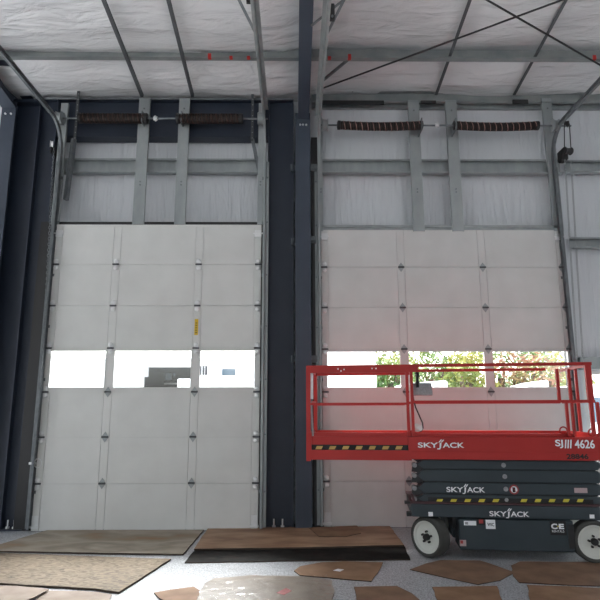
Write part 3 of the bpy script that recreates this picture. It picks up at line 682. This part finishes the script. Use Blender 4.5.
# extension mid rail, near and far rails
railtube('mid_rail', (ex0, YN+.02, zm-.02), (ex1, YN+.02, zm-.02), .03, .026)
railtube('mid_rail', (ex0, YFAR-.05, zm-.02), (ex1, YFAR-.05, zm-.02), .03, .026)
railtube('top_rail', (ex0, YFAR-.05, zr1-.03), (ex1+.1, YFAR-.05, zr1-.03), .036, .036)
def post_(px, py0, py1, w, Y=YN+.015, d=.036, name='rail_post'):
    a = PL(px, py0, Y); b = PL(px, py1, Y); x = a.x; return MB().box(x-w/2, x+w/2, Y-d/2, Y+d/2, b.z, a.z).build(name, m_red, lift)
post_(308.3, 366, 461, .05)
post_(315.2, 372, 436, .045, YFAR-.05)
MB().box(LX(310.5, 400), LX(313, 400), YN+.02, YN+.03, LZ(398), LZ(369)).build('white_strip', m_white, lift)
railtube('rail_brace', PL(311, 401, YN+.02), PL(313, 436, YN+.02), .02, .02, lift, m_grey)
# end rails of the extension run across to the far side
for z in (zr1-.03, zm): railtube('end_rail', (ex0+.02, YN+.03, z), (ex0+.02, YFAR-.03, z), .036, .036)
# junction posts
for px in (406.5, 411): post_(px, 372, 436, .032, YN+.02)
for px in (406.5,): post_(px, 373, 434, .036, YFAR-.05)
# main rails (near and far)
mx0 = LX(411, 365); mx1 = LX(592, 363)
railtube('top_rail', (LX(414, 366), YN+.03, LZ(364.5)), (mx1, YN+.03, LZ(364.5)), .038, .034)
railtube('top_rail', (mx0, YFAR-.05, LZ(364.5)), (LX(578), YFAR-.05, LZ(364.5)), .038, .034)
railtube('mid_rail', (mx0, YN+.03, zm), (LX(596, 402), YN+.03, zm), .032, .03)
railtube('mid_rail', (mx0, YFAR-.05, zm), (LX(592), YFAR-.05, zm), .032, .03)
for px in (556.5, 568): post_(px, 369, 400, .03, YN+.03)
for px in (566, 571.5): post_(px, 402, 436, .026, YN+.03)
post_(587, 363, 403, .062, YN+.03, .04, 'gate_post')
for px in (590.5, 597): post_(px, 402, 436, .032, YN+.03)
for px in (575, 588): post_(px, 369, 432, .032, YFAR-.05)
railtube('end_rail', (LX(596), YN+.05, LZ(366)), (LX(596), YFAR-.05, LZ(366)), .034, .034)
railtube('end_rail', (LX(596), YN+.05, zm), (LX(596), YFAR-.05, zm), .034, .034)
for px, py in ((563.5, 430.5), (592, 432.5)):     # rings on the toe board
    p = PL(px, py, YN+.02); MB().tube([p+Vector((.038*math.cos(t), 0, .038*math.sin(t))) for t in [2*PI*i/14 for i in range(14)]], .008, 6, True).build('tie_ring', m_red, lift)
# lettering and decals
logo(418, 464, 442.6, 447.6, YN-.001, lift, PL)
logo(446.5, 484.8, 487.3, 492, YA, lift, PL)
logo(489.5, 529, 511.7, 516.2, YN-.001, lift, PL)
a, b = PL(555.5, 448.2, YN), PL(594, 439.8, YN)
text('SJ', 'lettering', a.x, LX(563.4), a.z, b.z, YN-.006, m_white, lift, bold=.02)
mb = MB()
for k in range(3):
    x = LX(565.3+k*2.6); e = -.006; mb.prism([(x-e, YN-.006, b.z), (x-e+.014, YN-.006, b.z), (x+e+.014, YN-.006, a.z), (x+e, YN-.006, a.z)], (0, -.001, 0))
mb.build('lettering', m_white, lift)
text('4626', 'lettering', LX(575), b.x, a.z, b.z, YN-.006, m_white, lift, bold=.02)
a, b = PL(566.5, 459, YN), PL(588, 453.8, YN); text('28846', 'lettering', a.x, b.x, a.z, b.z, YN-.008, m_bk, lift, bold=.03)
def decal(px0, px1, py0, py1, m, Y=YN, name='decal', par=lift):
    a, b = PL(px0, py1, Y), PL(px1, py0, Y); return MB().box(a.x, b.x, Y-.003, Y+.001, a.z, b.z).build(name, m, par)
YT = YN+.01
decal(428.5, 432.8, 512, 516.2, m_white); decal(589.8, 594.2, 514.6, 518.4, m_white)
d = decal(464, 476, 521, 525.2, m_white, YT); decal(465, 468, 522, 524.5, m_grey, YT-.004, 'printed_mark', d)
d = decal(477, 484.5, 518.8, 524.8, m_bk, YT); decal(479, 483, 519.6, 523.4, m_dred, YT-.004, 'printed_mark', d)
d = decal(486, 495, 519.8, 528.8, m_white, YT); a, b = PL(487.3, 526, YT), PL(494, 522.8, YT); text('WIC', 'lettering', a.x, b.x, a.z, b.z, YT-.005, m_bk, d, bold=.02)
d = decal(460, 466, 540, 546, m_pink, YT); decal(460.5, 463, 540.5, 543.5, m_dred, YT-.004, 'printed_mark', d)
d = decal(550.5, 565.5, 521, 535, m_bk, YT)
a, b = PL(551.2, 529, YT), PL(557, 523.5, YT); text('C', 'lettering', a.x, b.x, a.z, b.z, YT-.005, m_white, d, bold=.05)
a, b = PL(558.8, 529, YT), PL(563.6, 523.8, YT); text('E', 'lettering', a.x, b.x, a.z, b.z, YT-.005, m_white, d, bold=.05)
a = PL(557.9, 526.3, YT); MB().lathe([(0, 0), (.007, 0), (0, .001)], (a.x, YT-.005, a.z), (0, -1, 0), 10).build('lettering', m_yellow, d)
a, b = PL(552, 532.2, YT), PL(564, 530.2, YT); text('RENTALS', 'lettering', a.x, b.x, a.z, b.z, YT-.005, m_white, d)
decal(574.5, 587, 488, 492.8, m_pink, YA)
c = PL(514, 489.6, YA)      # round prohibition sign
d = MB().lathe([(0, 0), (.05, 0), (.05, .003), (0, .003)], (c.x, YA, c.z), (0, -1, 0), 24).build('round_sign', m_white, lift)
q = MB().tube([(c.x+.043*math.cos(t), YA-.004, c.z+.043*math.sin(t)) for t in [2*PI*i/24 for i in range(24)]], .008, 6, True); q.bar((c.x-.03, YA-.005, c.z+.03), (c.x+.03, YA-.005, c.z-.03), .004, .014, (0, 1, 0)); q.build('red_ring', m_dred, d)
MB().box(c.x-.016, c.x+.012, YA-.0045, YA-.003, c.z-.028, c.z+.024).build('printed_mark', m_bk, d)

# control box hooked on the rail, and the cloth beside it
a, b = PL(411.5, 395.5, YN+.09), PL(432.5, 382.8, YN+.09)
cb = MB().prism([(a.x, YN+.09, a.z), (b.x, YN+.09, a.z), (b.x-.012, YN+.09, b.z), (a.x-.006, YN+.09, b.z)], (0, .10, 0)).build('control_box', m_grey, bevel=.008); tag(cb, 'grey platform control box hooked under the red top rail', 'control box')
p = PL(417.5, 382.5, YN+.13)
MB().lathe([(0, 0), (.03, 0), (.022, .02), (.012, .035), (.013, .07), (.024, .08), (.024, .12), (.016, .13), (0, .13)], (p.x, YN+.13, p.z-.01), (0, 0, 1), 16).build('joystick', m_bk, cb)
MB().box(p.x-.02, p.x+.01, YN+.06, YN+.09, p.z-.06, p.z+.10).build('hook', m_bk, cb)
MB().tube([PL(413, 395, YN+.1), PL(413.5, 399, YN+.1), PL(415.5, 407, YN+.1), PL(419, 415, YN+.1), PL(422.5, 423, YN+.1), PL(423, 428, YN+.1), PL(420.5, 432, YN+.1)], .008, 8).build('cable', m_bk, cb)
p = PL(417, 427, YN+.1)
def lump(c, rx, ry, rz, sub=3, amp=.25, fr=9):
    from mathutils import noise as N
    mb = MB(); bmesh.ops.create_icosphere(mb.b, subdivisions=sub, radius=1)
    for v in mb.b.verts:
        d = 1+amp*N.noise(v.co*fr*.2+Vector(c)); v.co = Vector((c[0]+v.co.x*rx*d, c[1]+v.co.y*ry*d, c[2]+v.co.z*rz*d))
    return mb
tag(lump((p.x, YN+.1, p.z-.01), .06, .05, .045).build('white_rag', m_rag, smooth=True), 'small crumpled white rag on the platform edge below the control box', 'rag')

for o in (lift, cb, bpy.data.objects['white_rag']): turn(o)
# ------------------------------------------------------------------ boards, mat and cardboard on the floor
def sheet(name, poly, z, t, m, label, cat, group=None, rag=.006, me=m_edge, warp=0.0):
    pts = [G(x, y, z) for x, y in poly]; out = []
    for a, b in zip(pts, pts[1:]+pts[:1]):
        n = max(1, int((b-a).length/.12))
        for i in range(n):
            q = a.lerp(b, i/n)
            if i: q = q+Vector((random.uniform(-rag, rag), random.uniform(-rag, rag), 0))
            out.append(q)
    bm = bmesh.new(); vs = [bm.verts.new(p) for p in out]; f = bm.faces.new(vs)
    if f.normal.z < 0: f.normal_flip()
    f.normal_update()
    if f.normal.z < 0: f.normal_flip()
    r = bmesh.ops.extrude_face_region(bm, geom=[f]); top = [v for v in r['geom'] if isinstance(v, bmesh.types.BMVert)]
    for v in top: v.co.z += t
    mb = MB(); mb.b.free(); mb.b = bm
    bm.normal_update()
    for fc in bm.faces: fc.material_index = 0
    bmesh.ops.recalc_face_normals(bm, faces=bm.faces)
    for fc in bm.faces: fc.material_index = 0 if abs(fc.normal.z) > .7 else 1
    if warp:
        c = Vector((0, 0, 0))
        for v in bm.verts: c += v.co
        c /= len(bm.verts)
        for v in bm.verts: v.co.z += warp*max(0, math.sin(3.1*v.co.x+v.co.y*2.2))
    o = mb.build(name, [m, me]); return tag(o, label, cat, group)
gb = 'plywood sheets on the floor'; gc = 'flattened cardboard on the floor'
sheet('plywood_sheet', [(47, 531.5), (204, 531), (183, 555.5), (100, 554.5), (0, 552.5), (-20, 552)], .002, .018, m_ply_grey, 'grey weathered plywood sheet lying against the bottom of the narrower door', 'plywood', gb)
sheet('osb_sheet', [(-30, 553.5), (171, 560.5), (119, 594), (95, 590.5), (50, 588), (-40, 583)], .002, .018, m_osb, 'pale flake board sheet lying at the left in front of the grey plywood', 'board', gb)
sheet('rubber_mat', [(197, 548), (404, 546), (410.5, 560.5), (300, 561.5), (184.5, 563.5)], .001, .010, m_mat, 'black rubber mat under the front edge of the brown plywood', 'mat')
sheet('plywood_sheet', [(208, 529.5), (300, 528.5), (390, 527.5), (404, 546.5), (300, 549), (194, 550.5)], .013, .018, m_ply_brown, 'brown stained plywood sheet lying between the doors on a black mat', 'plywood', gb)
sheet('cardboard_sheet', [(309, 528), (357, 526), (361, 533.5), (347, 536.5), (319, 537)], .033, .006, m_card, 'small cardboard piece lying on top of the brown plywood sheet', 'cardboard', gc)
sheet('cardboard_sheet', [(-10, 586), (17, 586.5), (40, 588.5), (49, 590), (36, 597), (20, 604), (-20, 606)], .023, .006, m_card_p, 'pale pinkish cardboard in the front left corner on the flake board', 'cardboard', gc)
sheet('cardboard_sheet', [(46, 591), (80, 591.5), (96, 592.5), (112, 595), (108, 605), (30, 606)], .004, .005, m_card_p, 'pale cardboard sticking out from under the front edge of the flake board', 'cardboard', gc)
sheet('cardboard_sheet', [(154, 594), (170, 591), (194, 588), (200, 592), (197, 606), (168, 604)], .002, .012, m_card, 'small crumpled cardboard scrap at the front left of the shiny film covered sheet', 'cardboard', gc, .02)
fs = sheet('film_covered_sheet', [(205, 584), (214, 579), (250, 576), (300, 577), (332, 581), (334, 606), (192, 606)], .002, .008, m_film, 'pale cardboard sheet under crinkled clear film at the bottom center', 'cardboard', gc, .015)
def film():
    from mathutils import noise as N
    mb = MB(); c = [G(203, 584, 0), G(328, 577, 0), G(336, 606, 0), G(196, 606, 0)]; nx, ny = 70, 34; rows = []
    for j in range(ny+1):
        row = []
        for i in range(nx+1):
            u, v = i/nx, j/ny; p = (c[0]*(1-u)+c[1]*u)*(1-v)+(c[3]*(1-u)+c[2]*u)*v
            p.x += .03*N.noise(Vector((u*9, v*9, 5))); p.y += .04*N.noise(Vector((u*9, v*5, 9)))
            row.append(mb.b.verts.new((p.x, p.y, .020+.008*abs(N.noise(Vector((p.x*9, p.y*14, 2))))+.005*N.noise(Vector((p.x*25, p.y*18, 4))))))
        rows.append(row)
    for A, B in zip(rows, rows[1:]):
        for i in range(nx): mb.b.faces.new((A[i], A[i+1], B[i+1], B[i]))
    return mb
fm = bpy.data.materials.new('clear_film'); fm.use_nodes = True; _n = fm.node_tree.nodes; _l = fm.node_tree.links; _n.remove(_n['Principled BSDF'])
_t = _n.new('ShaderNodeBsdfTransparent'); _t.inputs[0].default_value = (.96, .96, .96, 1); _g = _n.new('ShaderNodeBsdfGlossy'); _g.inputs['Roughness'].default_value = .2
_x = _n.new('ShaderNodeMixShader'); _x.inputs[0].default_value = .13
_l.new(_t.outputs[0], _x.inputs[1]); _l.new(_g.outputs[0], _x.inputs[2]); _l.new(_x.outputs[0], _n['Material Output'].inputs['Surface'])
tag(film().build('plastic_film', fm, smooth=True), 'crinkled clear plastic film lying over the pale cardboard at the bottom center', 'plastic film')
p = G(288, 590, .0105); fs_mark = MB()
fs_mark.prism([G(276, 593, .0102), G(286, 588, .0102), (G(292, 591, .0102)), G(284, 595, .0102)], (0, 0, .001)).build('red_mark', m_dred, fs)
cb2 = sheet('cardboard_sheet', [(294, 571.5), (300, 567), (322, 563), (345, 562), (383, 563), (378, 573), (371.5, 582), (340, 579.5), (300, 576)], .002, .008, m_card, 'cardboard sheet with a small white label in front of the black mat', 'cardboard', gc)
a = [G(x, y, .0101) for x, y in ((333, 570.5), (338, 568.8), (344, 569.6), (340, 571.6))]; MB().prism(a, (0, 0, .001)).build('white_label', m_white, cb2)
sheet('cardboard_sheet', [(354, 587.5), (397, 586.5), (412, 594), (426, 606), (358, 606)], .002, .006, m_card_d, 'dark brown cardboard at the bottom edge right of the film covered sheet', 'cardboard', gc)
sheet('cardboard_sheet', [(410, 570), (426, 564), (441, 560.5), (480, 561), (501, 568), (515, 573), (500, 581), (478, 585), (445, 578)], .002, .006, m_card_d, 'large dark cardboard lying just in front of the left wheel', 'cardboard', gc)
sheet('cardboard_sheet', [(432, 587.5), (497, 586.5), (504, 606), (440, 606)], .002, .006, m_card, 'brown cardboard at the bottom edge below the left end of the lift', 'cardboard', gc)
sheet('cardboard_sheet', [(511, 566), (520, 562), (600, 562.5), (640, 563), (640, 588), (580, 586), (519, 583), (513, 576)], .002, .006, m_card_d, 'wide dark cardboard under the right wheel end of the lift', 'cardboard', gc)
sheet('cardboard_sheet', [(527, 585.5), (570, 587), (640, 591), (640, 606), (531, 606)], .009, .006, m_card, 'brown cardboard in the bottom right corner', 'cardboard', gc)

# ------------------------------------------------------------------ outside
struct(MB().box(-70, 70, YW+.12, 90, -.25, -.1).box(-70, -13.1, -30, YW+.12, -.25, -.1).box(-13.1, 70, -45, -13.1, -.25, -.1).build('ground', m_asph))
# workshop across the yard
YB = 27.0
def bx(px0, px1, py0, py1, Y, d, name, m, par):
    a, b = P(px0, py1, Y), P(px1, py0, Y); return MB().box(a.x, b.x, Y-d, Y, a.z, b.z).build(name, m, par)
x0, x1 = P(-60, 380, YB).x, P(300, 380, YB).x
o0, o1 = P(143, 390, YB), P(193, 367, YB); zt_ = P(200, 361, YB).z
ws = thing('workshop_building', ((x0+x1)/2, YB+4, -.1), 'white workshop building with a dark open bay seen through the left door windows', 'building')
mb = MB(); mb.box(x0, o0.x, YB, YB+.2, -.1, zt_).box(o1.x, x1, YB, YB+.2, -.1, zt_).box(o0.x, o1.x, YB, YB+.2, o1.z, zt_).box(x0, x0+.2, YB+.2, YB+8, -.1, zt_).box(x1-.2, x1, YB+.2, YB+8, -.1, zt_).box(x0, x1, YB+8, YB+8.2, -.1, zt_)
mb.build('outer_wall', m_bld, ws)
MB().prism([(x0-.3, YB-.3, zt_), (x0-.3, YB+4, zt_+.5), (x0-.3, YB+8.3, zt_), (x0-.3, YB+8.3, zt_+.15), (x0-.3, YB+4, zt_+.65), (x0-.3, YB-.3, zt_+.12)], (x1-x0+.6, 0, 0)).build('roof', m_bld, ws)
bx(149, 250, 360, 361.3, YB-.31, .05, 'gutter', m_bldg, ws)
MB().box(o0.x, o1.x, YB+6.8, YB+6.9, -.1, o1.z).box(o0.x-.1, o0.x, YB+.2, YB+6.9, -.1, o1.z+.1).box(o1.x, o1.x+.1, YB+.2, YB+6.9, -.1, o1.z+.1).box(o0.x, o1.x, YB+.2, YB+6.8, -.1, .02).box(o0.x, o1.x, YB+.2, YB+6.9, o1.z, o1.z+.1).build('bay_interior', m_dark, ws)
for a, b, c, d, mm in ((153, 155, 368, 388, m_blue), (157.5, 158.5, 371, 379, m_white), (166, 172, 371, 380, m_blue), (174, 176, 369, 376, m_blue), (160, 178, 383, 384.5, m_bldg)): bx(a, b, c, d, YB+4.5, .2, 'stored_item', mm, ws)
bx(143.5, 149, 366.5, 377, YB-.02, .05, 'door_leaf', m_bldg, ws)
for a, b in ((199, 201.5), (202.5, 204.5), (205.2, 207.3)): bx(a, b, 366, 375, YB-.01, .04, 'window', m_dark, ws)
bx(222, 235.5, 369, 375.5, YB-.01, .04, 'window', m_blue, ws); bx(227, 235, 366, 367.2, YB-.01, .04, 'sign_strip', m_bldg, ws)
# white box van in the yard
YV = 22
a, b = P(177, 390, YV), P(262, 378.5, YV)
van = thing('box_trailer', ((a.x+b.x)/2, YV, -.1), 'white box trailer parked in front of the dark open bay outside', 'trailer')
MB().box(a.x, b.x, YV, YV+2.2, .7, b.z).build('cargo_box', m_bld, van, bevel=.04)
MB().box(a.x+.2, b.x-.2, YV+.3, YV+1.9, .5, .7).build('chassis', m_dark, van)
for xx in (a.x+1.0, b.x-1.0):
    for yy in (YV+.2, YV+1.85): MB().lathe([(0, -.12), (.32, -.12), (.36, -.08), (.36, .08), (.32, .12), (0, .12)], (xx, yy, .26), (0, 1, 0), 20).build('wheel', m_tire, van)
# trees and shrubs outside the right door
def tree(px, Y, pyt, w, m, label, seed, base=0.3, n=1500):
    rnd = random.Random(seed); x = P(px, 380, Y).x; zt = P(px, pyt, Y).z
    root = thing('leafy_tree', (x, Y, -.1), label, 'tree', 'trees beyond the doors')
    tr = MB().tube([(x, Y, -.12), (x+.05, Y, zt*.35), (x-.03, Y+.05, zt*.7)], .10, 8)
    for k in range(5):
        a = rnd.uniform(0, 6.28); h = zt*rnd.uniform(.25, .5); tr.tube([(x, Y, h), (x+math.cos(a)*w*.4, Y+math.sin(a)*w*.4, h+zt*.35)], .035, 6)
    tr.build('trunk', m_trunk, root)
    mb = MB(); blobs = [(Vector((x+rnd.uniform(-w, w)*.7, Y+rnd.uniform(-w, w)*.6, rnd.uniform(base+.3, zt-.4))), rnd.uniform(.4, .75)) for _ in range(14)]
    for c, r in blobs:
        for _ in range(n//14):
            d = Vector((rnd.gauss(0, 1), rnd.gauss(0, 1), rnd.gauss(0, 1))).normalized()*r*rnd.uniform(.55, 1.05); q = c+d
            if q.z < .05: continue
            u = Vector((rnd.gauss(0, 1), rnd.gauss(0, 1), rnd.gauss(0, 1))).normalized(); v = u.orthogonal().normalized(); s = rnd.uniform(.05, .10)
            mb.b.faces.new([mb.b.verts.new(q+u*s*1.4), mb.b.verts.new(q+v*s*.6), mb.b.verts.new(q-u*s*1.4), mb.b.verts.new(q-v*s*.6)])
    mb.build('crown', m, root)
tr_ = [(392, 17.5, 352, 1.1, m_leaf1, 'pale green tree nearest the white wall seen through the wider door'), (432, 18.5, 346, 1.2, m_leaf1, 'green tree seen through the middle window of the wider door'), (470, 17.0, 348, 1.2, m_leaf3, 'yellow green tree seen just left of the right window stile'), (502, 18.0, 344, 1.1, m_leaf1, 'green tree at the left of the rightmost door window'), (524, 16.8, 346, .9, m_leaf2, 'reddish autumn tree in the middle of the rightmost door window'), (553, 17.2, 345, 1.1, m_leaf3, 'yellow autumn tree at the right of the rightmost door window'), (450, 20, 338, 1.6, m_leaf1, 'taller green tree behind the yellow green one'), (535, 20.5, 336, 1.8, m_leaf1, 'taller green tree behind the reddish one'), (400, 20.5, 343, 1.5, m_leaf3, 'tall yellowish tree behind the pale green one')]
for i, a in enumerate(tr_): tree(*a[:5], a[5], 100+i)
# white shed left of the trees and two parked cars in front of them
YG = 15.0
a, b = P(330, 392, YG), P(375.5, 344, YG)
sh = thing('white_shed', ((a.x+b.x)/2, YG+1.5, -.1), 'plain white shed left of the trees beyond the wider door', 'shed')
MB().box(a.x, b.x, YG, YG+3, -.1, b.z).build('shed_wall', m_bld, sh); MB().box(a.x-.15, b.x+.05, YG-.15, YG+3.15, b.z, b.z+.1).build('shed_roof', m_bld, sh)
def car(px0, px1, pyt, Y, label, slant):
    a, b = P(px0, 392, Y), P(px1, pyt, Y); w = b.x-a.x; z1 = b.z
    root = thing('parked_truck', ((a.x+b.x)/2, Y+.9, -.1), label, 'truck', 'white vehicles in front of the trees')
    MB().prism([(a.x, Y, .5), (b.x, Y, .5), (b.x, Y, z1), (a.x+w*slant, Y, z1-.08), (a.x, Y, z1-.34)], (0, 1.8, 0)).build('body', m_bld, root, bevel=.05)
    for xx in (a.x+.45, b.x-.45):
        for yy in (Y+.1, Y+1.7): MB().lathe([(0, -.1), (.3, -.1), (.34, -.06), (.34, .06), (.3, .1), (0, .1)], (xx, yy, .24), (0, 1, 0), 20).build('wheel', m_tire, root)
car(402, 448, 380, 14.5, 'white truck parked below the trees in the middle window of the wider door', .1)
car(512, 549, 379.5, 14.8, 'white truck with a sloping top parked below the trees in the rightmost window', .75)
YQ = 11.6
a, b = P(586, 520, YQ), P(640, 385, YQ)
# pale truck and red cart outside the glazed opening
fl = thing('flatbed_truck', ((a.x+b.x)/2, YQ, -.1), 'pale truck standing outside the glazed opening at the right edge', 'truck')
MB().box(a.x, b.x, YQ, YQ+1.9, .55, b.z).build('body', m_bld, fl, bevel=.06)
MB().box(a.x+.2, a.x+1.0, YQ-.01, YQ, b.z-.75, b.z-.25).build('window', m_blue, fl)
for xx in (a.x+.6, b.x-.6):
    for yy in (YQ+.1, YQ+1.8): MB().lathe([(0, -.12), (.32, -.12), (.36, -.08), (.36, .08), (.32, .12), (0, .12)], (xx, yy, .26), (0, 1, 0), 20).build('wheel', m_tire, fl)

# ------------------------------------------------------------------ light
w = bpy.data.worlds.new('world'); sc.world = w; w.use_nodes = True; n = w.node_tree.nodes; bg = n['Background']
sky = n.new('ShaderNodeTexSky'); sky.sky_type = 'NISHITA'; sky.sun_elevation = R(46); sky.sun_rotation = R(-8); sky.sun_disc = False; sky.air_density = 1.0; sky.dust_density = 4.0; sky.ozone_density = .6
hs = n.new('ShaderNodeHueSaturation'); hs.inputs['Saturation'].default_value = .35
w.node_tree.links.new(sky.outputs[0], hs.inputs['Color']); w.node_tree.links.new(hs.outputs[0], bg.inputs[0]); bg.inputs[1].default_value = .68
sun = bpy.data.lights.new('sun', 'SUN'); sun.energy = 22; sun.angle = R(24); so = bpy.data.objects.new('sun', sun); C.objects.link(so)
so.rotation_euler = Vector((.12, -.70, -.72)).to_track_quat('-Z', 'Y').to_euler()
def fill_lamp(x, y, e):  # unseen fill lamp added under the roof to brighten the interior
    l = bpy.data.lights.new('interior_fill', 'POINT'); l.shadow_soft_size = .3; l.energy = e; l.color = (.97, .99, 1)
    o = bpy.data.objects.new('interior_fill', l); C.objects.link(o); o.location = (x, y, zc(y)-1.3); return o
for x, y, e in ((-1.2, 2.6, 16), (4.5, 2.6, 36), (-6.5, -3.2, 20), (-1.2, -3.2, 40), (4.5, -3.2, 50)): fill_lamp(x, y, e)

vs = sc.view_settings; vs.view_transform = 'Standard'; vs.look = 'None'; vs.gamma = 1; vs.use_curve_mapping = False; vs.exposure = 0.22
